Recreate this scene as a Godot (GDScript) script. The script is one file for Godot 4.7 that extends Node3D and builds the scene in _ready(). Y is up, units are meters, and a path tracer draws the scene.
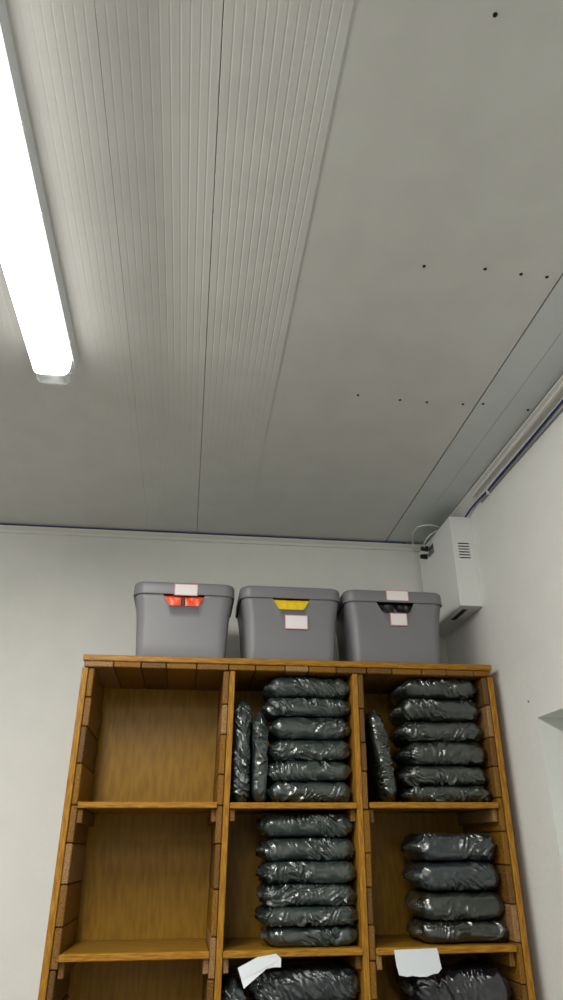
extends Node3D
# A store room corner: boarded bookcase with wrapped garments, three grey boxes on top, plastic panel ceiling.
# x runs along the back wall, y is up, z comes out of the back wall towards the room; the bookcase front is z = 0.

const EYE := 1.55
const CEIL := EYE + 1.205
const WALL_X := 1.395
const WALL_Z := -0.47
const ROOM_L := -4.2
const ROOM_F := 7.2
const CASE_W := 1.36
const CASE_D := 0.33
const CASE_TOP := EYE + 0.5612

var M := {}
var taken := {}
var rng := RandomNumberGenerator.new()

# ---------------------------------------------------------------- small helpers
func numbered(called: String) -> String:
	if not taken.has(called):
		taken[called] = 0
		return called
	taken[called] += 1
	return "%s_%03d" % [called, taken[called]]

func mb() -> SurfaceTool:
	var st := SurfaceTool.new()
	st.begin(Mesh.PRIMITIVE_TRIANGLES)
	return st

func tri(st: SurfaceTool, a: Vector3, b: Vector3, c: Vector3, inside: Vector3) -> void:
	var n := (c - a).cross(b - a)
	if n.length_squared() < 1e-20:
		return
	n = n.normalized()
	if n.dot((a + b + c) / 3.0 - inside) < 0.0:
		var t := b
		b = c
		c = t
		n = -n
	for p in [a, b, c]:
		st.set_normal(n)
		st.add_vertex(p)

func quad(st: SurfaceTool, a: Vector3, b: Vector3, c: Vector3, d: Vector3, inside: Vector3) -> void:
	tri(st, a, b, c, inside)
	tri(st, a, c, d, inside)

func box(st: SurfaceTool, lo: Vector3, hi: Vector3, bev := 0.0) -> void:
	var ce := (lo + hi) * 0.5
	var h := (hi - lo) * 0.5
	var b: float = minf(bev, minf(h.x, minf(h.y, h.z)) * 0.9)
	var p := func(sx: float, sy: float, sz: float, ax: int) -> Vector3:
		var v := Vector3(sx * (h.x - b), sy * (h.y - b), sz * (h.z - b))
		v[ax] = Vector3(sx, sy, sz)[ax] * h[ax]
		return ce + v
	var ss := [-1.0, 1.0]
	for s in ss:
		quad(st, p.call(s, -1, -1, 0), p.call(s, 1, -1, 0), p.call(s, 1, 1, 0), p.call(s, -1, 1, 0), ce)
		quad(st, p.call(-1, s, -1, 1), p.call(1, s, -1, 1), p.call(1, s, 1, 1), p.call(-1, s, 1, 1), ce)
		quad(st, p.call(-1, -1, s, 2), p.call(1, -1, s, 2), p.call(1, 1, s, 2), p.call(-1, 1, s, 2), ce)
	if b <= 0.0:
		return
	for s in ss:
		for t in ss:
			quad(st, p.call(s, t, -1, 0), p.call(s, t, 1, 0), p.call(s, t, 1, 1), p.call(s, t, -1, 1), ce)
			quad(st, p.call(s, -1, t, 0), p.call(s, 1, t, 0), p.call(s, 1, t, 2), p.call(s, -1, t, 2), ce)
			quad(st, p.call(-1, s, t, 1), p.call(1, s, t, 1), p.call(1, s, t, 2), p.call(-1, s, t, 2), ce)
			for u in ss:
				tri(st, p.call(s, t, u, 0), p.call(s, t, u, 1), p.call(s, t, u, 2), ce)

func put(called: String, mesh: Mesh, mat: Material, parent: Node = null, at := Vector3.ZERO) -> MeshInstance3D:
	var o := MeshInstance3D.new()
	o.name = numbered(called) if parent == null else called
	o.mesh = mesh
	o.material_override = mat
	o.cast_shadow = GeometryInstance3D.SHADOW_CASTING_SETTING_ON
	o.position = at
	(self if parent == null else parent).add_child(o, true)
	return o

func boxed(called: String, lo: Vector3, hi: Vector3, bev: float, mat: Material, parent: Node = null) -> MeshInstance3D:
	var st := mb()
	box(st, lo, hi, bev)
	return put(called, st.commit(), mat, parent)

func thing(called: String, label: String, category: String, at := Vector3.ZERO, group := "") -> Node3D:
	var o := Node3D.new()
	o.name = numbered(called)
	o.position = at
	add_child(o)
	return tag(o, label, category, group)

func tag(o: Node3D, label: String, category := "", group := "") -> Node3D:
	o.set_meta("label", label)
	if category:
		o.set_meta("category", category)
	if group:
		o.set_meta("group", group)
	return o

func structure(o: Node3D, label := "", category := "") -> Node3D:
	o.set_meta("kind", "structure")
	if label:
		o.set_meta("label", label)
	if category:
		o.set_meta("category", category)
	return o

# rings of equal length joined into one smooth surface; wrap closes each ring, caps close the ends with a fan
func rings_mesh(rings: Array, wrap: bool, caps: bool) -> ArrayMesh:
	var st := mb()
	var n: int = rings[0].size()
	for r in rings:
		for p in r:
			st.add_vertex(p)
	var m: int = n if wrap else n - 1
	for i in rings.size() - 1:
		for j in m:
			var a := i * n + j
			var b := i * n + (j + 1) % n
			for k in [a, b, b + n, a, b + n, a + n]:
				st.add_index(k)
	if caps:
		var base: int = rings.size() * n
		for e in 2:
			var r: PackedVector3Array = rings[0] if e == 0 else rings[rings.size() - 1]
			var c := Vector3.ZERO
			for p in r:
				c += p / float(n)
			st.add_vertex(c)
			var off: int = 0 if e == 0 else (rings.size() - 1) * n
			for j in n:
				var a := off + j
				var b := off + (j + 1) % n
				for k in ([base + e, b, a] if e == 0 else [base + e, a, b]):
					st.add_index(k)
	st.generate_normals()
	return st.commit()

# the same, turned so that front faces look away from the middle line of the rings
func shell(rings: Array, wrap := true, caps := true) -> ArrayMesh:
	var c := Vector3.ZERO
	var n: int = rings[0].size()
	for r in rings:
		for p in r:
			c += p / float(n * rings.size())
	var i: int = rings.size() / 2
	var vol := 0.0
	for k in rings.size() - 1:
		for j in n - 1:
			var a: Vector3 = rings[k][j] - c
			var b: Vector3 = rings[k][j + 1] - c
			var d: Vector3 = rings[k + 1][j] - c
			vol += a.dot(d.cross(b))
	if vol < 0.0:
		var flipped := []
		for r in rings:
			var q := PackedVector3Array()
			for j in n:
				q.append(r[n - 1 - j])
			flipped.append(q)
		rings = flipped
	return rings_mesh(rings, wrap, caps)

func tube(points: Array, radius: float, sides := 8) -> ArrayMesh:
	var cv := Curve3D.new()
	for i in points.size():
		var p: Vector3 = points[i]
		var t := Vector3.ZERO
		if i > 0 and i < points.size() - 1:
			t = (points[i + 1] - points[i - 1]) * 0.17
		cv.add_point(p, -t, t)
	cv.bake_interval = 0.008
	var line := cv.get_baked_points()
	var rings := []
	var side := Vector3.ZERO
	for i in line.size():
		var d: Vector3 = (line[mini(i + 1, line.size() - 1)] - line[maxi(i - 1, 0)]).normalized()
		if side == Vector3.ZERO:
			side = d.cross(Vector3.UP if absf(d.y) < 0.9 else Vector3.RIGHT).normalized()
		side = (side - d * side.dot(d)).normalized()
		var up := d.cross(side)
		var r := PackedVector3Array()
		for j in sides:
			var a := TAU * j / sides
			r.append(line[i] + (side * cos(a) + up * sin(a)) * radius)
		rings.append(r)
	return shell(rings)

# closed flat-shaded sweep of a profile (x, y) along z
func sweep(profile: PackedVector2Array, z0: float, z1: float) -> ArrayMesh:
	var st := mb()
	var ce := Vector2.ZERO
	for p in profile:
		ce += p / profile.size()
	var n := profile.size()
	for j in n:
		var p := profile[j]
		var q := profile[(j + 1) % n]
		var mid := (p + q) * 0.5
		var nrm := Vector2(q.y - p.y, p.x - q.x)
		if Geometry2D.is_point_in_polygon(mid + nrm.normalized() * 1e-5, profile):
			nrm = -nrm
		var inside := Vector3(mid.x - nrm.x, mid.y - nrm.y, (z0 + z1) * 0.5)
		quad(st, Vector3(p.x, p.y, z0), Vector3(q.x, q.y, z0), Vector3(q.x, q.y, z1), Vector3(p.x, p.y, z1), inside)
	var idx := Geometry2D.triangulate_polygon(profile)
	for k in range(0, idx.size(), 3):
		for z in [z0, z1]:
			var t := [profile[idx[k]], profile[idx[k + 1]], profile[idx[k + 2]]]
			tri(st, Vector3(t[0].x, t[0].y, z), Vector3(t[1].x, t[1].y, z), Vector3(t[2].x, t[2].y, z), Vector3(t[0].x, t[0].y, (z0 + z1) * 0.5))
	return st.commit()

func rounded_rect(hx: float, hz: float, r: float, y: float, per := 10) -> PackedVector3Array:
	var out := PackedVector3Array()
	var cs := [[1, 1, 0.0], [-1, 1, PI / 2], [-1, -1, PI], [1, -1, PI * 1.5]]
	for c in cs:
		for k in per + 1:
			var a: float = c[2] + PI / 2 * k / per
			out.append(Vector3(c[0] * (hx - r) + cos(a) * r, y, c[1] * (hz - r) + sin(a) * r))
	return out

# ---------------------------------------------------------------- materials
func noise(freq: float, kind := FastNoiseLite.TYPE_SIMPLEX_SMOOTH, octaves := 4, sd := 1) -> FastNoiseLite:
	var n := FastNoiseLite.new()
	n.noise_type = kind
	n.frequency = freq
	n.fractal_octaves = octaves
	n.seed = sd
	return n

func noise_tex(freq: float, stops: Array, octaves := 4, sd := 1, size := 512) -> NoiseTexture2D:
	var t := NoiseTexture2D.new()
	t.width = size
	t.height = size
	t.seamless = true
	t.noise = noise(freq, FastNoiseLite.TYPE_SIMPLEX_SMOOTH, octaves, sd)
	var g := Gradient.new()
	var off := PackedFloat32Array()
	var col := PackedColorArray()
	for s in stops:
		off.append(s[0])
		col.append(s[1])
	g.offsets = off
	g.colors = col
	t.color_ramp = g
	return t

func plain(c: Color, rough := 0.6, metal := 0.0) -> StandardMaterial3D:
	var m := StandardMaterial3D.new()
	m.albedo_color = c
	m.roughness = rough
	m.metallic = metal
	return m

func grained(dark: Color, mid: Color, light: Color, scale: Vector3, rough: float, sd: int, bump := 0.03) -> StandardMaterial3D:
	var m := plain(Color.WHITE, rough)
	m.albedo_texture = noise_tex(0.02, [[0.0, dark], [0.42, mid.lerp(dark, 0.25)], [0.55, mid], [1.0, light]], 5, sd)
	m.uv1_triplanar = true
	m.uv1_world_triplanar = true
	m.uv1_triplanar_sharpness = 8.0
	m.metallic_specular = 0.33
	m.uv1_scale = scale
	m.heightmap_enabled = true
	m.heightmap_texture = noise_tex(0.03, [[0.0, Color.BLACK], [1.0, Color.WHITE]], 4, sd + 50, 256)
	m.heightmap_scale = bump
	return m

func painted(c: Color, vary: float, scale: float, rough: float, sd: int, bump: float) -> StandardMaterial3D:
	var m := plain(Color.WHITE, rough)
	m.albedo_texture = noise_tex(0.012, [[0.25, c.darkened(vary)], [0.75, c.lightened(vary * 0.4)]], 5, sd)
	m.uv1_triplanar = true
	m.uv1_world_triplanar = true
	m.uv1_scale = Vector3.ONE * scale
	if bump > 0.0:
		m.heightmap_enabled = true
		m.heightmap_texture = noise_tex(0.05, [[0.0, Color.BLACK], [1.0, Color.WHITE]], 4, sd + 9, 512)
		m.heightmap_scale = bump
	return m

func materials() -> void:
	M.wall = painted(Color(0.875, 0.878, 0.862), 0.012, 0.9, 0.75, 3, 0.06)
	M.panel = painted(Color(0.81, 0.812, 0.795), 0.02, 0.8, 0.38, 4, 0.0)
	M.strip = painted(Color(0.79, 0.81, 0.81), 0.02, 0.8, 0.3, 5, 0.0)
	M.slab = plain(Color(0.35, 0.35, 0.34), 0.9)
	M.floor = painted(Color(0.37, 0.365, 0.355), 0.08, 1.2, 0.5, 6, 0.02)
	M.trim = plain(Color(0.86, 0.86, 0.84), 0.45)
	var ld := Color(0.48, 0.31, 0.08)
	var lm := Color(0.61, 0.43, 0.125)
	var ll := Color(0.70, 0.52, 0.20)
	M.light_up = grained(ld, lm, ll, Vector3(14, 1.6, 14), 0.42, 11)
	M.light_along = grained(ld, lm, ll, Vector3(1.6, 14, 14), 0.42, 12)
	M.ply = grained(Color(0.50, 0.36, 0.08), Color(0.58, 0.43, 0.115), Color(0.62, 0.475, 0.14), Vector3(5.0, 0.8, 5.0), 0.4, 13)
	M.ply_along = grained(Color(0.46, 0.32, 0.08), Color(0.57, 0.42, 0.12), Color(0.62, 0.475, 0.15), Vector3(0.9, 7, 4.0), 0.4, 16)
	M.boards = []
	var tones := [Color(0.42, 0.285, 0.11), Color(0.48, 0.33, 0.13), Color(0.40, 0.28, 0.14), Color(0.57, 0.43, 0.27), Color(0.50, 0.34, 0.09)]
	for i in tones.size():
		var c: Color = tones[i]
		M.boards.append(grained(c.darkened(0.35), c, c.lightened(0.18), Vector3(16, 16, 5), 0.5, 20 + i, 0.08))
	M.bin = plain(Color(0.46, 0.46, 0.475), 0.42)
	M.bin.heightmap_enabled = true
	M.bin.heightmap_texture = noise_tex(0.2, [[0.0, Color.BLACK], [1.0, Color.WHITE]], 2, 31, 256)
	M.bin.heightmap_scale = 0.01
	M.bin.uv1_triplanar = true
	M.bin.uv1_scale = Vector3.ONE * 5.0
	M.label_paper = plain(Color(0.90, 0.88, 0.88), 0.7)
	M.label_edge = plain(Color(0.78, 0.55, 0.58), 0.7)
	M.paper = plain(Color(0.83, 0.85, 0.87), 0.8)
	M.metal_box = plain(Color(0.86, 0.87, 0.86), 0.4)
	M.black = plain(Color(0.03, 0.03, 0.035), 0.35)
	M.dark_screw = plain(Color(0.12, 0.12, 0.11), 0.5, 0.6)
	M.grey_metal = plain(Color(0.5, 0.5, 0.5), 0.35, 0.8)
	M.blue_cable = plain(Color(0.13, 0.15, 0.42), 0.45)
	M.grey_cable = plain(Color(0.55, 0.56, 0.58), 0.5)
	M.white_cable = plain(Color(0.85, 0.85, 0.83), 0.45)
	M.orange = plain(Color(0.95, 0.30, 0.06), 0.35)
	M.yellow = plain(Color(0.93, 0.78, 0.08), 0.4)
	M.tray = plain(Color(0.82, 0.83, 0.84), 0.5)
	M.clear = plain(Color(0.92, 0.94, 0.95, 0.3), 0.08)
	M.clear.transparency = BaseMaterial3D.TRANSPARENCY_ALPHA
	M.glass = plain(Color(0.9, 0.95, 0.93, 0.05), 0.02)
	M.glass.transparency = BaseMaterial3D.TRANSPARENCY_ALPHA
	M.film = plain(Color(0.60, 0.66, 0.65, 0.10), 0.15)
	M.film.transparency = BaseMaterial3D.TRANSPARENCY_ALPHA
	M.glow = plain(Color(0.95, 0.95, 0.95), 0.4)
	M.glow.emission_enabled = true
	M.glow.emission = Color(1.0, 0.985, 0.96)
	M.glow.emission_energy_multiplier = 5.0
	M.cloth = {}
	for k in [["green", Color(0.13, 0.175, 0.165)], ["dark", Color(0.11, 0.135, 0.115)], ["slate", Color(0.13, 0.16, 0.175)], ["olive", Color(0.12, 0.135, 0.11)], ["navy", Color(0.085, 0.085, 0.125)]]:
		var c: Color = k[1]
		var m := painted(c, 0.06, 6.0, 0.3, 40 + M.cloth.size(), 0.0)
		m.metallic_specular = 0.6
		m.clearcoat_enabled = true
		m.clearcoat = 1.0
		m.clearcoat_roughness = 0.16
		m.uv1_world_triplanar = false
		M.cloth[k[0]] = m

# ---------------------------------------------------------------- the setting
func build_camera_and_light() -> void:
	var cam := Camera3D.new()
	cam.name = "camera"
	cam.fov = rad_to_deg(2.0 * atan(500.0 / 690.54))
	cam.near = 0.05
	cam.far = 50.0
	var b := Basis(Vector3.UP, -0.1323) * Basis(Vector3.RIGHT, 0.4697) * Basis(Vector3.BACK, -0.0066)
	cam.transform = Transform3D(b, Vector3(0.3461, EYE, 2.2475))
	add_child(cam)
	cam.current = true
	var env := Environment.new()
	env.background_mode = Environment.BG_COLOR
	env.background_color = Color(0.60, 0.70, 0.66)
	env.background_energy_multiplier = 0.7
	env.ambient_light_source = Environment.AMBIENT_SOURCE_DISABLED
	env.tonemap_mode = Environment.TONE_MAPPER_LINEAR
	env.tonemap_exposure = 1.0
	env.sdfgi_enabled = true
	env.ssao_enabled = true
	env.ssil_enabled = true
	var we := WorldEnvironment.new()
	we.name = "environment"
	we.environment = env
	add_child(we)

const LAMP_ENERGY := 1.76

func ceiling_light(xc: float, z0: float, z1: float, label: String) -> void:
	var t := thing("ceiling_light", label, "ceiling light", Vector3(xc, CEIL, 0), "strip lights on the ceiling")
	put("tray", sweep(PackedVector2Array([Vector2(-0.058, 0), Vector2(0.058, 0), Vector2(0.053, -0.036), Vector2(-0.053, -0.036)]), z0 + 0.012, z1 - 0.012), M.tray, t)
	var prof := PackedVector2Array([Vector2(-0.047, -0.034), Vector2(0.047, -0.034), Vector2(0.048, -0.05)])
	for k in 7:
		var a := PI / 2 * k / 6.0
		prof.append(Vector2(0.025 + 0.022 * cos(a), -0.066 - 0.022 * sin(a)))
	for k in 7:
		var a := PI / 2 * (6 - k) / 6.0
		prof.append(Vector2(-0.025 - 0.022 * cos(a), -0.066 - 0.022 * sin(a)))
	prof.append(Vector2(-0.048, -0.05))
	put("diffuser", sweep(prof, z0 + 0.047, z1 - 0.047), M.glow, t)
	for e in 2:
		var za: float = z0 if e == 0 else z1 - 0.045
		var st := mb()
		var zs := [za, za + 0.010, za + 0.014, za + 0.026, za + 0.030, za + 0.045]
		var sc := [0.94, 1.0, 0.96, 1.0, 0.96, 1.0]
		if e == 1:
			sc.reverse()
		var rings := []
		for i in 6:
			var r := PackedVector3Array()
			for p in prof:
				r.append(Vector3(p.x * sc[i], -0.034 + (p.y + 0.034) * sc[i], zs[i]))
			rings.append(r)
		var cap := put("end_cap", shell(rings), M.clear, t)
		tag(cap, "clear ribbed plastic end cap")
		for x in [-0.025, 0.025]:
			var gl := mb()
			box(gl, Vector3(x - 0.012, -0.07, za + 0.006), Vector3(x + 0.012, -0.046, za + 0.042), 0.004)
			put("tube_holder", gl.commit(), M.tray, t)
	var cl := mb()
	box(cl, Vector3(-0.004, -0.012, -0.012), Vector3(0.004, 0.012, 0.012), 0.003)
	var clip_mesh := cl.commit()
	var n := int((z1 - z0) / 0.2)
	for s in [-1.0, 1.0]:
		for i in n:
			put("clip", clip_mesh, M.clear, t, Vector3(s * 0.0505, -0.042, z0 + 0.12 + i * 0.2))
	# the two lower shoulders of the diffuser each throw light outwards and down
	for side in [-1.0, 1.0]:
		var li := AreaLight3D.new()
		li.name = "lamp"
		li.area_size = Vector2(0.05, z1 - z0 - 0.1)
		li.light_energy = LAMP_ENERGY
		li.light_color = Color(1.0, 0.99, 0.965)
		li.area_range = 14.0
		li.area_attenuation = 2.0
		li.shadow_enabled = true
		t.add_child(li, true)
		li.position = Vector3(side * 0.028, -0.097, (z0 + z1) * 0.5)
		li.basis = Basis(Vector3.BACK, side * 0.36) * Basis(Vector3.RIGHT, -PI / 2)

func ribbed_profile(w: float, ribs: int, deep: float, bev := 0.0012) -> PackedVector2Array:
	# underside of a hollow plastic panel: flat lands between shallow grooves, bevelled long edges
	var p := PackedVector2Array([Vector2(0, 0.010), Vector2(0, bev), Vector2(bev, 0)])
	if ribs:
		var step := w / ribs
		for i in range(1, ribs):
			var x := i * step
			p.append_array(PackedVector2Array([Vector2(x - 0.0022, 0), Vector2(x - 0.0004, deep), Vector2(x + 0.0010, deep), Vector2(x + 0.0022, 0)]))
	p.append_array(PackedVector2Array([Vector2(w - bev, 0), Vector2(w, bev), Vector2(w, 0.010)]))
	return p

func build_room() -> void:
	structure(boxed("floor", Vector3(ROOM_L - 0.2, -0.1, WALL_Z - 0.2), Vector3(WALL_X + 0.2, 0, ROOM_F + 0.2), 0, M.floor), "plain stone-coloured floor of the store room", "floor")
	structure(boxed("wall_back", Vector3(ROOM_L - 0.2, 0, WALL_Z - 0.2), Vector3(WALL_X + 0.2, CEIL + 0.12, WALL_Z), 0, M.wall), "white painted wall behind the bookcase", "wall")
	structure(boxed("wall_left", Vector3(ROOM_L - 0.2, 0, WALL_Z), Vector3(ROOM_L, CEIL + 0.12, ROOM_F), 0, M.wall), "white painted side wall away from the bookcase", "wall")
	structure(boxed("wall_front", Vector3(ROOM_L - 0.2, 0, ROOM_F), Vector3(WALL_X + 0.2, CEIL + 0.12, ROOM_F + 0.2), 0, M.wall), "white painted wall opposite the bookcase", "wall")
	# wall with the window recess
	var wz0 := 0.201
	var wz1 := 1.35
	var wy0 := EYE - 0.62
	var wy1 := EYE + 0.354
	var st := mb()
	box(st, Vector3(WALL_X, 0, WALL_Z), Vector3(WALL_X + 0.2, CEIL + 0.12, wz0))
	box(st, Vector3(WALL_X, 0, wz1), Vector3(WALL_X + 0.2, CEIL + 0.12, ROOM_F))
	box(st, Vector3(WALL_X, wy1, wz0), Vector3(WALL_X + 0.2, CEIL + 0.12, wz1))
	box(st, Vector3(WALL_X, 0, wz0), Vector3(WALL_X + 0.2, wy0, wz1))
	var wr := put("wall_right", st.commit(), M.wall)
	structure(wr, "white painted wall with a deep window recess", "wall")
	var nl := mb()
	box(nl, Vector3(-0.002, -0.004, -0.004), Vector3(0.002, 0.004, 0.004), 0.0015)
	put("nail", nl.commit(), M.grey_cable, wr, Vector3(WALL_X - 0.001, EYE + 0.409, 0.166))
	var win := Node3D.new()
	win.name = "window_1"
	win.position = Vector3(WALL_X + 0.16, wy0, wz0)
	add_child(win)
	structure(win, "white framed window deep in the wall recess", "window")
	var h := wy1 - wy0
	var w := wz1 - wz0
	var fr := mb()
	box(fr, Vector3(0, 0, 0), Vector3(0.04, 0.05, w), 0.004)
	box(fr, Vector3(0, h - 0.05, 0), Vector3(0.04, h, w), 0.004)
	box(fr, Vector3(0, 0.05, 0), Vector3(0.04, h - 0.05, 0.05), 0.004)
	box(fr, Vector3(0, 0.05, w - 0.05), Vector3(0.04, h - 0.05, w), 0.004)
	put("window_frame", fr.commit(), M.trim, win)
	boxed("mullion", Vector3(0.002, 0.05, w * 0.5 - 0.025), Vector3(0.038, h - 0.05, w * 0.5 + 0.025), 0.004, M.trim, win)
	for i in 2:
		boxed("pane", Vector3(0.017, 0.05, 0.05 + i * (w * 0.5 - 0.025)), Vector3(0.021, h - 0.05, w * 0.5 - 0.025 + i * (w * 0.5 - 0.025)), 0, M.glass, win)

	# ceiling: a slab faced with long plastic panels, each its own piece
	var ce := boxed("ceiling", Vector3(ROOM_L - 0.2, CEIL + 0.0125, WALL_Z - 0.2), Vector3(WALL_X + 0.2, CEIL + 0.15, ROOM_F + 0.2), 0, M.slab)
	structure(ce, "ceiling of long pale grey plastic panels with fine ribs", "ceiling")
	var zc0 := WALL_Z + 0.004
	var pitch := 0.2049
	var j1 := 0.3429
	var ribbed := sweep(ribbed_profile(pitch - 0.0002, 12, 0.00028, 0.0005), zc0, ROOM_F)
	var smooth := sweep(PackedVector2Array([Vector2(0, 0), Vector2(pitch, 0), Vector2(pitch, 0.01), Vector2(0, 0.01)]), zc0, ROOM_F)
	var wide_gap := sweep(ribbed_profile(pitch - 0.0016, 12, 0.00028), zc0, ROOM_F)
	for k in range(-23, 4):
		var x := j1 + k * pitch
		var mesh: Mesh = ribbed
		if k >= 1:
			mesh = smooth
		elif k == -1:
			mesh = wide_gap
		if x < ROOM_L:
			continue
		var drop := rng.randf_range(-0.0002, 0.0002)
		if k == 0:
			drop = -0.0012
		elif k >= 1:
			drop = 0.0
		put("panel", mesh, M.panel, ce, Vector3(x + 0.0002, CEIL + drop, 0))
	var j3 := j1 + 4 * pitch
	var s1 := sweep(ribbed_profile(0.0951, 0, 0), zc0, ROOM_F)
	var s2 := sweep(ribbed_profile(WALL_X - 0.002 - j3 - 0.0998, 0, 0), zc0, ROOM_F)
	put("edge_panel", s1, M.strip, ce, Vector3(j3 + 0.0045, CEIL + 0.0006, 0))
	put("edge_panel", s2, M.strip, ce, Vector3(j3 + 0.0998, CEIL + 0.0008, 0))
	var sc := SphereMesh.new()
	sc.radius = 0.0042
	sc.height = 0.005
	sc.radial_segments = 10
	sc.rings = 5
	for p in [[0.796, 0.604], [0.927, 0.595], [1.011, 0.594], [1.123, 0.597], [1.184, 0.605], [1.334, 0.591], [0.833, 1.12], [0.977, 1.129], [1.067, 1.124], [1.132, 1.123], [0.779, 1.657]]:
		put("screw", sc, M.dark_screw, ce, Vector3(p[0], CEIL - 0.0005, p[1]))
	# mouldings under the ceiling
	var tb := put("trim_1", sweep(PackedVector2Array([Vector2(-0.022, -0.008), Vector2(0, -0.008), Vector2(0, -0.012), Vector2(-0.004, -0.016), Vector2(-0.012, -0.022), Vector2(-0.015, -0.032), Vector2(-0.022, -0.035)]), 0, WALL_X - ROOM_L), M.trim)
	tb.transform = Transform3D(Basis(Vector3.UP, PI / 2), Vector3(ROOM_L, CEIL, WALL_Z + 0.022))
	tb.transform = Transform3D(Basis(Vector3(0, 0, 1), Vector3(0, 1, 0), Vector3(-1, 0, 0)), Vector3(WALL_X, CEIL, WALL_Z + 0.022))
	structure(tb, "thin white moulding along the top of the back wall", "moulding")
	var tr := put("trim_2", sweep(PackedVector2Array([Vector2(-0.044, -0.003), Vector2(0, -0.003), Vector2(0, -0.034), Vector2(-0.006, -0.034), Vector2(-0.012, -0.026), Vector2(-0.034, -0.012), Vector2(-0.044, -0.008)]), WALL_Z + 0.022, ROOM_F), M.trim)
	tr.position = Vector3(WALL_X, CEIL, 0)
	structure(tr, "white coved moulding between ceiling and side wall", "moulding")

# ---------------------------------------------------------------- bookcase
func upright(parent: Node3D, called: String, x_strip0: float, x_strip1: float, x_board0: float, x_board1: float, lean: float, sd: int) -> void:
	var py := EYE + 0.08
	var top := CASE_TOP - 0.041
	var xo := x_strip0
	var a := Vector3(minf(x_strip0, x_strip1) - xo, -py, -CASE_D)
	var b := Vector3(maxf(x_strip0, x_strip1) - xo, top - py, 0.001)
	var st := mb()
	box(st, a, b, 0.002)
	var o := put(called, st.commit(), M.light_up, parent, Vector3(xo, py, 0))
	o.rotation.z = -lean
	var r := RandomNumberGenerator.new()
	r.seed = sd
	var y := top - py
	while y > -py + 0.03:
		var h := minf(r.randf_range(0.085, 0.118), y + py)
		var s := mb()
		var inset := r.randf_range(0.0, 0.004)
		var cut := r.randf_range(-0.002, 0.0015)
		var lo := Vector3(minf(x_board0, x_board1) - xo, y - h + 0.0012, -CASE_D)
		var hi := Vector3(maxf(x_board0, x_board1) - xo, y - 0.0012, -inset)
		if x_board0 < x_strip0:
			lo.x += cut + 0.001
			hi.x -= 0.0012
		else:
			hi.x += cut - 0.001
			lo.x += 0.0012
		box(s, lo, hi, 0.0025)
		put("board", s.commit(), M.boards[r.randi() % 5], o)
		y -= h

func build_bookcase() -> Node3D:
	var t := thing("bookcase", "tall golden-brown wooden bookcase with boarded uprights and three columns of compartments", "bookcase")
	# plywood sheets close the back, one to each row of compartments
	var edges := [CASE_TOP - 0.02, EYE + 0.122, EYE - 0.253, EYE - 0.628, EYE - 1.003, 0.02]
	for i in 5:
		boxed("back_panel", Vector3(0.005, edges[i + 1] + 0.0005, -CASE_D - 0.008), Vector3(CASE_W - 0.005, edges[i], -CASE_D), 0, M.ply, t)
	# top: a light board over a row of short boards
	var tp := boxed("top_panel", Vector3(0.006, CASE_TOP - 0.0195, -CASE_D - 0.008), Vector3(CASE_W + 0.004, CASE_TOP, 0.004), 0.0025, M.light_along, t)
	var r := RandomNumberGenerator.new()
	r.seed = 5
	var x := 0.01
	while x < CASE_W - 0.02:
		var w := minf(r.randf_range(0.078, 0.104), CASE_W - x)
		if CASE_W - x - w < 0.03:
			w = CASE_W - x
		var s := mb()
		box(s, Vector3(x + 0.0012, CASE_TOP - 0.0395 + r.randf_range(0, 0.0015), -CASE_D), Vector3(x + w - 0.0012, CASE_TOP - 0.0205, 0.003 - r.randf_range(0, 0.004)), 0.0025)
		put("board", s.commit(), M.boards[[0, 1, 3, 4, 4][r.randi() % 5]], tp)
		x += w
	upright(t, "side_panel", 0.0025, 0.0215, 0.0215, 0.042, 0.010, 71)
	upright(t, "divider", 0.464, 0.482, 0.445, 0.464, 0.0207, 72)
	upright(t, "divider", 0.871, 0.889, 0.889, 0.909, 0.014, 73)
	upright(t, "side_panel", 1.341, 1.3595, 1.322, 1.341, 0.010, 74)
	# shelves with a cleat under each end
	var levels := [0.130, -0.245, -0.62, -0.995, -1.37]
	var bays := [[0.041, 0.446, 0.010, 0.0207], [0.482, 0.871, 0.0207, 0.014], [0.909, 1.322, 0.014, 0.010]]
	for b in bays:
		for yl in levels:
			var dy: float = yl - 0.08
			var x0: float = b[0] + dy * b[2] + 0.0005
			var x1: float = b[1] + dy * b[3] - 0.0005
			var top: float = EYE + yl + r.randf_range(-0.001, 0.001)
			var o := boxed("shelf", Vector3(x0, top - 0.017, -CASE_D), Vector3(x1, top, -0.001), 0.004, M.ply_along, t)
			boxed("lipping", Vector3(x0, top - 0.0175, -0.001), Vector3(x1, top - 0.0005, 0.004), 0.0022, M.light_along, o)
			for e in 2:
				var cx: float = x0 + 0.0005 if e == 0 else x1 - 0.0165
				var s := mb()
				box(s, Vector3(cx, top - 0.055 + r.randf_range(-0.003, 0.003), -CASE_D + 0.005), Vector3(cx + 0.016, top - 0.0178, -r.randf_range(0.004, 0.02)), 0.002)
				put("cleat", s.commit(), M.boards[[1, 3, 0][r.randi() % 3]], o)
	return t

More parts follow.
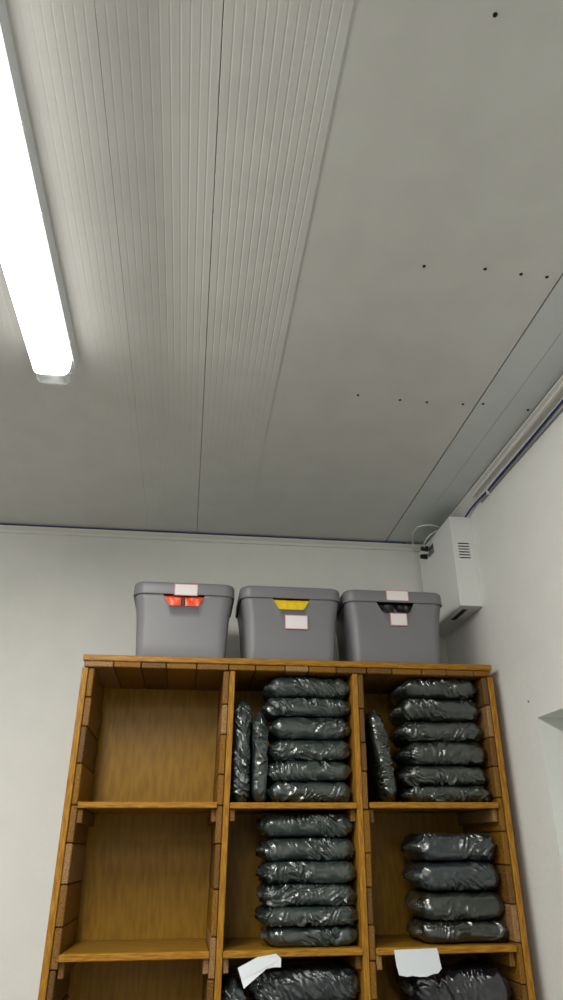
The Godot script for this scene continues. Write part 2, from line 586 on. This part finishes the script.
# ---------------------------------------------------------------- wrapped garments
func pack_mesh(w: float, h: float, d: float, sd: int, inset: float, crinkle: float) -> ArrayMesh:
	# a soft cushion w x h x d, base centre at the origin, with crossing creases of height crinkle
	var rn := RandomNumberGenerator.new()
	rn.seed = sd
	var hx := w / 2 - inset
	var hz := d / 2 - inset
	var hy := h / 2 - inset
	var nl := noise(9.0, FastNoiseLite.TYPE_SIMPLEX_SMOOTH, 2, sd)
	var nc := noise(1.0, FastNoiseLite.TYPE_SIMPLEX_SMOOTH, 1, sd + 7)
	nc.fractal_type = FastNoiseLite.FRACTAL_NONE
	var round_r := minf(hy * 1.15, 0.05)
	var corner := 0.035
	var per := PackedVector2Array()
	var nrm := PackedVector2Array()
	var fine := inset < 0.001
	var step_front := 0.0026 if fine else 0.006
	# outline in plan, counted round from the middle of the back
	var segs := []
	var o2 := [[Vector2(hx - corner, -hz), Vector2(0, -1)]]
	var add := func(a: Vector2, b: Vector2, n: Vector2, st: float) -> void:
		var k := maxi(1, int(a.distance_to(b) / st))
		for i in k:
			per.append(a.lerp(b, float(i) / k))
			nrm.append(n)
	var arc := func(c: Vector2, a0: float, k: int) -> void:
		for i in k:
			var a := a0 + PI / 2 * i / k
			per.append(c + Vector2(cos(a), sin(a)) * corner)
			nrm.append(Vector2(cos(a), sin(a)))
	add.call(Vector2(hx, -hz + corner), Vector2(hx, hz - corner), Vector2(1, 0), 0.01)
	arc.call(Vector2(hx - corner, hz - corner), 0.0, 12 if fine else 7)
	add.call(Vector2(hx - corner, hz), Vector2(-hx + corner, hz), Vector2(0, 1), step_front)
	arc.call(Vector2(-hx + corner, hz - corner), PI / 2, 12 if fine else 7)
	add.call(Vector2(-hx, hz - corner), Vector2(-hx, -hz + corner), Vector2(-1, 0), 0.008)
	arc.call(Vector2(-hx + corner, -hz + corner), PI, 4)
	add.call(Vector2(-hx + corner, -hz), Vector2(hx - corner, -hz), Vector2(0, -1), 0.03)
	arc.call(Vector2(hx - corner, -hz + corner), PI * 1.5, 4)
	var lat := 34 if fine else 12
	var rows := []
	for k in [0.45, 0.72]:
		rows.append([-1.0, k])
	for k in lat + 1:
		rows.append([0.0, -PI / 2 + PI * k / lat])
	for k in [0.72, 0.45]:
		rows.append([1.0, k])
	var tilt := rn.randf_range(0.5, 1.0) * (1.0 if rn.randf() < 0.6 else -1.0)
	var rings := []
	for row in rows:
		var ring := PackedVector3Array()
		for i in per.size():
			var p := per[i]
			var n2 := nrm[i]
			var pos: Vector3
			var nn: Vector3
			var up: float
			if row[0] != 0.0:
				var q: Vector2 = (p - n2 * round_r) * row[1]
				up = row[0]
				pos = Vector3(q.x, up * hy, q.y)
				nn = Vector3(0, up, 0)
			else:
				var s: float = row[1]
				up = sin(s)
				var cc: float = pow(absf(cos(s)), 0.75)
				var q: Vector2 = p - n2 * round_r * (1.0 - cc)
				pos = Vector3(q.x, signf(up) * pow(absf(up), 0.8) * hy, q.y)
				nn = Vector3(n2.x * cc, up, n2.y * cc).normalized()
			# flattened, drooping ends
			var ex: float = clampf((absf(pos.x) / hx - 0.72) / 0.28, 0.0, 1.0)
			pos.y *= 1.0 - 0.42 * ex * ex
			# creases run slantwise over the bag, bend as they go and gather towards its ends
			var lump: float = nl.get_noise_3d(pos.x, pos.y * 1.5, pos.z) * 0.008
			var bend: float = nl.get_noise_3d(pos.x * 0.8, pos.y * 0.8, pos.z + 3.0) * 0.05
			var u: float = pos.x * 0.8 + pos.y * tilt + bend
			var v: float = pos.y * 0.8 - pos.x * tilt * 0.6
			var c1: float = maxf(0.0, 1.0 - 1.7 * absf(nc.get_noise_3d(u * 42.0, v * 11.0, pos.z * 16.0 + 3.0)))
			var c2: float = maxf(0.0, 1.0 - 1.9 * absf(nc.get_noise_3d((u * 0.6 - v) * 56.0 + 40.0, (v * 0.5 + u) * 18.0, pos.z * 24.0)))
			var amount: float = crinkle * clampf(0.75 + 0.6 * ex + 2.4 * nl.get_noise_3d(pos.x * 0.8 + 5.0, pos.y, 2.0), 0.16, 1.7)
			pos += nn * (lump * 0.5 + amount * (c1 * c1 - 0.35 + 0.35 * (c2 * c2 - 0.3)))
			pos.y = clampf(pos.y, -h / 2, h / 2)
			ring.append(pos + Vector3(0, h / 2, 0))
		rings.append(ring)
	return shell(rings)

func pack(w: float, h: float, d: float, cloth: String, label: String, at: Vector3, sd: int, turn := 0.0, roll := 0.0, crinkle := 0.0085) -> void:
	var t := thing("wrapped_garment", label, "wrapped garment", at, "plastic-wrapped garments in the bookcase")
	t.rotation = Vector3(0, turn, roll)
	put("wrapped_body", pack_mesh(w, h, d, sd, 0.0, crinkle), M.cloth[cloth], t)
	var rn := RandomNumberGenerator.new()
	rn.seed = sd * 3
	for side in [-1.0, 1.0]:
		var f := put("film_tail", tail_mesh(d * rn.randf_range(0.45, 0.7), h * rn.randf_range(0.5, 0.7), rn.randf_range(0.010, 0.018), rn), M.film, t, Vector3(side * (w / 2 - 0.016), h * 0.5, d * 0.16))
		if side < 0.0:
			f.rotation.y = PI
			f.position.z = d * 0.16
		tag(f, "crumpled clear film at the end of the pack")

# the loose gathered end of a film bag: a crumpled fin standing out along x
func tail_mesh(deep: float, tall: float, out: float, rn: RandomNumberGenerator) -> ArrayMesh:
	var rings := []
	for i in 7:
		var k := float(i) / 6.0
		var r := PackedVector3Array()
		for j in 28:
			var a := TAU * j / 28
			var fold := 1.0 + 0.22 * k * sin(j * 2.7 + rn.randf() * 0.8)
			r.append(Vector3(k * (out + 0.012) + 0.003 * k * sin(j * 1.9), sin(a) * tall * 0.5 * (1.0 - 0.75 * k) * fold, cos(a) * deep * 0.5 * (1.0 - 0.25 * k) * fold))
		rings.append(r)
	return shell(rings)

func build_packs() -> void:
	var ord6 := ["topmost", "second from the top", "third from the top", "third from the bottom", "second from the bottom", "lowest"]
	var ord4 := ["topmost", "second from the top", "third from the top", "lowest"]
	# [x0, x1, y0, y1] on the front of the bookcase, relative to eye height
	var stacks := [
		[[[0.603, 0.876, 0.446, 0.512], [0.596, 0.874, 0.388, 0.444], [0.613, 0.868, 0.316, 0.385], [0.613, 0.869, 0.253, 0.315], [0.606, 0.870, 0.193, 0.252], [0.607, 0.868, 0.132, 0.192]], "upper middle compartment's", "green", ord6, 0.0075],
		[[[1.056, 1.315, 0.452, 0.517], [1.045, 1.316, 0.379, 0.450], [1.043, 1.316, 0.315, 0.378], [1.057, 1.320, 0.242, 0.314], [1.046, 1.318, 0.180, 0.241], [1.049, 1.316, 0.132, 0.179]], "upper wall-side compartment's", "dark", ord6, 0.006],
		[[[0.583, 0.866, 0.035, 0.098], [0.588, 0.867, -0.028, 0.033], [0.588, 0.867, -0.086, -0.029], [0.586, 0.866, -0.144, -0.087], [0.586, 0.866, -0.193, -0.145], [0.600, 0.865, -0.243, -0.194]], "second middle compartment's", "green", ord6, 0.0075],
		[[[1.060, 1.314, -0.031, 0.046], [1.062, 1.319, -0.113, -0.033], [1.056, 1.319, -0.188, -0.115], [1.054, 1.318, -0.243, -0.189]], "second wall-side compartment's", "slate", ord4, 0.0055],
	]
	var sd := 100
	for s in stacks:
		var n: int = s[0].size()
		for i in n:
			var q: Array = s[0][i]
			sd += 1
			var cloth: String = s[2]
			if s[2] == "slate" and i >= 2:
				cloth = "olive"
			var label := "film-wrapped dark garment, %s in the %s stack" % [s[3][i], s[1]]
			var d := rng.randf_range(0.212, 0.228)
			var zf := rng.randf_range(-0.026, -0.012)
			pack(q[1] - q[0], q[3] - q[2], d, cloth, label, Vector3((q[0] + q[1]) * 0.5, EYE + q[2], zf - d / 2), sd, rng.randf_range(-0.02, 0.02), 0.0, s[4] * rng.randf_range(0.8, 1.25))
	# garments standing on edge: a pack turned a quarter about z, its base on one side
	pack(0.295, 0.056, 0.25, "green", "dark garment in clear plastic film standing on edge beside the upper middle divider", Vector3(0.546, EYE + 0.2805, -0.15), 301, 0.0, PI / 2)
	pack(0.260, 0.050, 0.25, "green", "dark garment in clear plastic film on edge between another and the upper middle stack", Vector3(0.602, EYE + 0.2625, -0.15), 302, 0.0, PI / 2)
	pack(0.275, 0.054, 0.25, "dark", "dark garment in clear plastic film leaning on edge beside the stack by the side wall", Vector3(1.000, EYE + 0.278, -0.15), 303, 0.0, PI / 2 + 0.14)
	# the row below, cut by the frame: piles that rest on the next shelf down
	var low := EYE - 0.62
	for k in 4:
		var hh := 0.079
		pack(0.292, hh, 0.27, "slate" if k == 3 else "green", "bulky film-wrapped dark garment, %s in the third middle compartment's pile" % ["lowest", "second from the bottom", "second from the top", "topmost"][k], Vector3(0.712, low + 0.002 + k * 0.0805, -0.155), 401 + k, 0.03)
	for k in 3:
		pack(0.285, 0.10, 0.27, "navy", "film-wrapped navy garment, %s in the third wall-side compartment's pile" % ["lowest", "middle", "topmost"][k], Vector3(1.163, low + 0.002 + k * 0.106, -0.155), 411 + k, -0.02)
	pack(0.285, 0.078, 0.25, "slate", "dark garment in clear plastic film standing on edge in the third middle compartment", Vector3(0.548, low + 0.147, -0.15), 421, 0.0, PI / 2)

# ---------------------------------------------------------------- storage boxes
func storage_box(x0: float, x1: float, zf: float, label: String, notch: float, tags: Array) -> Node3D:
	var w := x1 - x0
	var d := 0.275
	var t := thing("storage_box", label, "storage box", Vector3((x0 + x1) / 2, CASE_TOP, zf - d / 2), "lidded boxes on the bookcase")
	var rim := 0.224
	# body: tapered, flaring under the lid; the front wall dips into a hand hole
	var prof := [[0.0, 0.84, 0.022], [0.004, 0.855, 0.026], [0.05, 0.872, 0.03], [0.137, 0.905, 0.034], [0.184, 0.94, 0.036], [0.206, 0.962, 0.036], [rim, 0.966, 0.036]]
	var make := func(inner: float) -> Array:
		var rings := []
		for q in prof:
			var hx: float = w / 2 * q[1] - inner
			var hz: float = d / 2 * (1.0 - (1.0 - q[1]) * 0.75) - inner
			var ring := PackedVector3Array()
			var base := rounded_rect(hx, hz, maxf(q[2] - inner, 0.004), maxf(q[0], inner), 8)
			# extra points along the front so the hand hole has crisp corners
			for i in base.size():
				ring.append(base[i])
				if i == 8:
					for k in 31:
						var x: float = base[8].x + (base[9].x - base[8].x) * (k + 1) / 32.0
						ring.append(Vector3(x, base[8].y, base[8].z))
			for i in ring.size():
				var p := ring[i]
				if p.z > hz * 0.8:
					var a: float = absf(p.x)
					var dip: float = clampf((notch / 2 - a) / 0.026, 0.0, 1.0) * 0.047
					var lim: float = rim - dip
					if p.y > lim:
						p.y = lim
						ring[i] = p
			rings.append(ring)
		return rings
	var outer: Array = make.call(0.0)
	var inner: Array = make.call(0.003)
	inner.reverse()
	var body := put("body", shell(outer + inner, true, true), M.bin, t)
	# lid: a deep band with a rounded shoulder
	var lids := []
	for q in [[0.2195, 0.972, 0.0], [0.2165, 0.985, 0.0], [0.2160, 1.0, 0.0], [0.2180, 1.004, 0.0], [0.2470, 1.0, 0.0], [0.2540, 0.996, 0.0], [0.2580, 0.985, 0.0], [0.2595, 0.965, 0.0], [0.2595, 0.85, 0.0], [0.2575, 0.83, 0.0], [0.2575, 0.5, 0.0]]:
		lids.append(rounded_rect(w / 2 * q[1], d / 2 - w / 2 * (1.0 - q[1]), 0.04, q[0], 10))
	put("lid", shell(lids, true, true), M.bin, t)
	for g in tags:
		var cx: float = g[0] - (x0 + x1) / 2
		var cy: float = g[1]
		var z: float = d / 2 * (1.0 if cy > 0.212 else 1.0 - 0.026 - 0.15 * (0.213 - cy)) + 0.0006
		if cy <= 0.212:
			z = d / 2 * (1.0 - (1.0 - 0.935) * 0.75) + 0.0014
		var e := boxed("label_border", Vector3(cx - g[2] / 2, cy - g[3] / 2, z - 0.0006), Vector3(cx + g[2] / 2, cy + g[3] / 2, z), 0, M.label_edge, t)
		tag(e, "white paper label with a pink border")
		boxed("label_face", Vector3(cx - g[2] / 2 + 0.003, cy - g[3] / 2 + 0.003, z), Vector3(cx + g[2] / 2 - 0.003, cy + g[3] / 2 - 0.003, z + 0.0003), 0, M.label_paper, e)
	return t

# soft contents that fill a box up to its hand hole, pressed against the front wall
func filling(called: String, label: String, category: String, x0: float, x1: float, zf: float, mat: Material, sd: int, rough: float) -> Node3D:
	var w := x1 - x0
	var d := 0.275
	var nz := noise(26.0, FastNoiseLite.TYPE_SIMPLEX_SMOOTH, 3, sd)
	var rings := []
	for q in [[0.005, 0.82], [0.03, 0.85], [0.075, 0.875], [0.118, 0.895], [0.15, 0.91], [0.165, 0.916], [0.18, 0.922], [0.193, 0.930], [0.207, 0.936], [0.2135, 0.928], [0.215, 0.8]]:
		var ring := PackedVector3Array()
		var base := rounded_rect(w / 2 * q[1] - 0.004, d / 2 * (1.0 - (1.0 - q[1]) * 0.75) - 0.0035, 0.03, q[0], 8)
		for i in base.size():
			ring.append(base[i])
			if i == 8:
				for k in 31:
					ring.append(base[8].lerp(base[9], (k + 1) / 32.0))
		for i in ring.size():
			var p := ring[i]
			var k: float = 1.0 - rough * absf(nz.get_noise_3d(p.x, p.y * 1.5, p.z))
			ring[i] = Vector3(p.x * k, p.y, p.z * k)
		rings.append(ring)
	var t := thing(called, label, category, Vector3((x0 + x1) / 2, CASE_TOP, zf - d / 2))
	put("folded_fabric", shell(rings), mat, t)
	return t

func build_boxes() -> void:
	storage_box(0.140, 0.484, -0.012, "grey lidded plastic box with orange fabric showing in its hand hole", 0.150, [[0.317, 0.233, 0.080, 0.042]])
	storage_box(0.502, 0.857, -0.012, "grey lidded plastic box with yellow fabric showing in its hand hole", 0.140, [[0.696, 0.134, 0.080, 0.050]])
	storage_box(0.868, 1.230, -0.012, "grey lidded plastic box with black film in its hand hole, beside the wall box", 0.146, [[1.058, 0.240, 0.082, 0.040], [1.058, 0.156, 0.062, 0.046]])
	var o := filling("orange_garment", "bright orange fabric with a black band inside the grey box", "garment", 0.140, 0.484, -0.012, M.orange, 61, 0.06)
	boxed("band", Vector3(-0.010, 0.160, 0.117), Vector3(0.002, 0.211, 0.1292), 0.002, M.black, o)
	filling("yellow_garment", "bright yellow folded fabric inside the grey box", "garment", 0.502, 0.857, -0.012, M.yellow, 62, 0.06)
	filling("black_bag", "glossy black plastic bag inside the grey box", "plastic bag", 0.868, 1.230, -0.012, M.black, 63, 0.22)

# ---------------------------------------------------------------- wall box, cables, notes
func build_wall_box() -> void:
	var lo := Vector3(1.309, EYE + 0.793, -0.445)
	var hi := Vector3(WALL_X - 0.0005, EYE + 1.152, -0.066)
	var t := thing("wall_box", "white metal equipment box with vent slots fixed high on the side wall", "equipment box", Vector3(lo.x, lo.y, lo.z))
	var s := hi - lo
	var c := CSGCombiner3D.new()
	c.name = "housing"
	t.add_child(c)
	var cut := func(a: Vector3, b: Vector3, op: int) -> void:
		var k := CSGBox3D.new()
		k.name = "piece"
		k.size = b - a
		k.position = (a + b) * 0.5
		k.operation = op
		k.material = M.metal_box
		c.add_child(k, true)
	cut.call(Vector3.ZERO, s, CSGShape3D.OPERATION_UNION)
	cut.call(Vector3.ONE * 0.0015, s - Vector3.ONE * 0.0015, CSGShape3D.OPERATION_SUBTRACTION)
	for i in 6:
		var y := EYE + 1.0405 - i * 0.0116 - lo.y
		cut.call(Vector3(0.0215, y - 0.0024, s.z - 0.01), Vector3(0.0655, y + 0.0024, s.z + 0.01), CSGShape3D.OPERATION_SUBTRACTION)
	cut.call(Vector3(0.026, -0.01, 0.20), Vector3(0.046, 0.01, 0.335), CSGShape3D.OPERATION_SUBTRACTION)
	# bracket and two plugs on the face that looks along the back wall
	var pl := put("bracket", sweep(PackedVector2Array([Vector2(0, 0), Vector2(-0.012, 0.004), Vector2(-0.012, 0.006), Vector2(-0.002, 0.022), Vector2(-0.002, 0.04), Vector2(0, 0.04)]), 0.0, 0.055), M.grey_metal, t, Vector3(0, EYE + 1.085 - lo.y, 0.125))
	for q in [[1.128, -0.334], [1.100, -0.352]]:
		var cy := CylinderMesh.new()
		cy.top_radius = 0.009
		cy.bottom_radius = 0.012
		cy.height = 0.030
		cy.radial_segments = 16
		var o := put("plug", cy, M.black, t, Vector3(-0.014, EYE + q[0] - lo.y, q[1] - lo.z))
		o.rotation.z = PI / 2
		tag(o, "black round plug")
	# cables
	var y := EYE
	tag(put("white_cable", tube([Vector3(1.291, y + 1.162, -0.452), Vector3(1.250, y + 1.178, -0.34), Vector3(1.224, y + 1.163, -0.21), Vector3(1.250, y + 1.151, -0.15), Vector3(1.312, y + 1.164, -0.19), Vector3(1.335, y + 1.154, -0.215)], 0.0028), M.white_cable), "white cable arching over the plugs into the wall box", "cable")
	tag(put("white_cable", tube([Vector3(1.300, y + 1.130, -0.345), Vector3(1.282, y + 1.135, -0.29), Vector3(1.292, y + 1.150, -0.24), Vector3(1.325, y + 1.163, -0.22), Vector3(1.345, y + 1.154, -0.23)], 0.0028), M.white_cable), "short white cable curled tightly under the larger cable arch", "cable")
	var blue := [Vector3(1.378, y + 1.1545, -0.075), Vector3(1.381, y + 1.166, -0.02), Vector3(1.385, y + 1.170, 0.057), Vector3(1.386, y + 1.1665, 0.136)]
	for i in 20:
		blue.append(Vector3(1.386 + 0.001 * sin(i * 1.7), y + 1.168 + 0.002 * sin(i * 0.9), 0.24 + i * 0.22))
	tag(put("blue_cable", tube(blue, 0.0034), M.blue_cable), "dark blue network cable running along the side wall moulding into the box", "cable")
	var grey := []
	for i in 22:
		grey.append(Vector3(1.3905, y + 1.1565 + 0.0025 * sin(i * 1.3 + 0.5), 0.06 + i * 0.2))
	tag(put("grey_cable", tube(grey, 0.0038), M.grey_cable), "grey cable running under the blue cable on the side wall", "cable")
	var ws := []
	for i in 12:
		var k := float(i) / 11
		ws.append(Vector3(1.362 - 0.006 * sin(k * PI), y + 1.184 - 0.012 * sin(k * 7.0) * k, 0.05 + k * 2.0))
	tag(put("white_cable", tube(ws, 0.0045), M.white_cable), "white cable sagging loosely along the ceiling moulding", "cable")
	var cl := mb()
	box(cl, Vector3(1.381, y + 1.150, 0.128), Vector3(1.395, y + 1.176, 0.138), 0.003)
	tag(put("cable_clip", cl.commit(), M.white_cable), "small white clip holding the blue cable to the wall", "cable clip")
	var bk := []
	for i in 10:
		bk.append(Vector3(-2.3 + i * 0.395, CEIL - 0.0045, WALL_Z + 0.0195 + 0.0006 * sin(i * 2.1)))
	tag(put("thin_cable", tube(bk, 0.0030), M.blue_cable), "thin dark blue cable lying on the back wall moulding", "cable")

func note(label: String, outline: Array, bow: float) -> void:
	# a torn scrap of paper, 0.4 mm thick, curling away from the shelf edge at its foot
	var poly := PackedVector2Array()
	for p in outline:
		poly.append(Vector2(p[0], p[1]))
	var top := -INF
	var ce := Vector2.ZERO
	for p in poly:
		top = maxf(top, p.y)
		ce += p / poly.size()
	var z := func(p: Vector2) -> float:
		return 0.0045 + bow * pow((top - p.y) / 0.065, 2.0) * 0.014
	var st := mb()
	var idx := Geometry2D.triangulate_polygon(poly)
	for k in range(0, idx.size(), 3):
		var v := []
		for i in 3:
			var p := poly[idx[k + i]]
			v.append(Vector3(p.x, EYE + p.y, z.call(p)))
		var off := Vector3(0, 0, 0.0004)
		tri(st, v[0] + off, v[1] + off, v[2] + off, v[0])
		tri(st, v[0], v[1], v[2], v[0] + off)
	for i in poly.size():
		var p := poly[i]
		var q := poly[(i + 1) % poly.size()]
		var a := Vector3(p.x, EYE + p.y, z.call(p))
		var b := Vector3(q.x, EYE + q.y, z.call(q))
		quad(st, a, b, b + Vector3(0, 0, 0.0004), a + Vector3(0, 0, 0.0004), Vector3(ce.x, EYE + ce.y, a.z))
	tag(put("paper_note", st.commit(), M.paper), label, "paper note", "scraps of paper on the shelf edge")

func build_notes() -> void:
	note("torn white paper scrap, almost square, hung on the shelf edge by the side wall", NOTE_B, 0.3)
	note("curled white paper strip hanging slanted from the middle shelf edge", NOTE_A, 1.0)

const NOTE_A := [[0.516, -0.283], [0.57, -0.26], [0.621, -0.253], [0.635, -0.264], [0.634, -0.284], [0.613, -0.284], [0.594, -0.287], [0.567, -0.305], [0.532, -0.328], [0.526, -0.31]]
const NOTE_B := [[0.955, -0.251], [0.997, -0.25], [1.08, -0.249], [1.083, -0.26], [1.085, -0.279], [1.088, -0.297], [1.076, -0.308], [1.063, -0.309], [1.042, -0.315], [1.022, -0.315], [1.002, -0.312], [0.986, -0.314], [0.964, -0.31], [0.959, -0.289]]

func _ready() -> void:
	rng.seed = 7
	build_camera_and_light()
	materials()
	ceiling_light(-0.060, 0.668, 1.93, "glowing white strip light on the ribbed ceiling panels before the bookcase")
	ceiling_light(-0.060, 2.42, 3.68, "glowing white strip light second from the bookcase in its row")
	ceiling_light(-0.060, 4.90, 6.16, "glowing white strip light third from the bookcase in its row")
	for k in 3:
		ceiling_light(-2.6, 0.668 + 2.281 * k, 1.93 + 2.281 * k, "glowing white strip light in the row beyond, %s from the back wall" % ["first", "second", "third"][k])
	build_room()
	build_bookcase()
	build_boxes()
	build_packs()
	build_wall_box()
	build_notes()
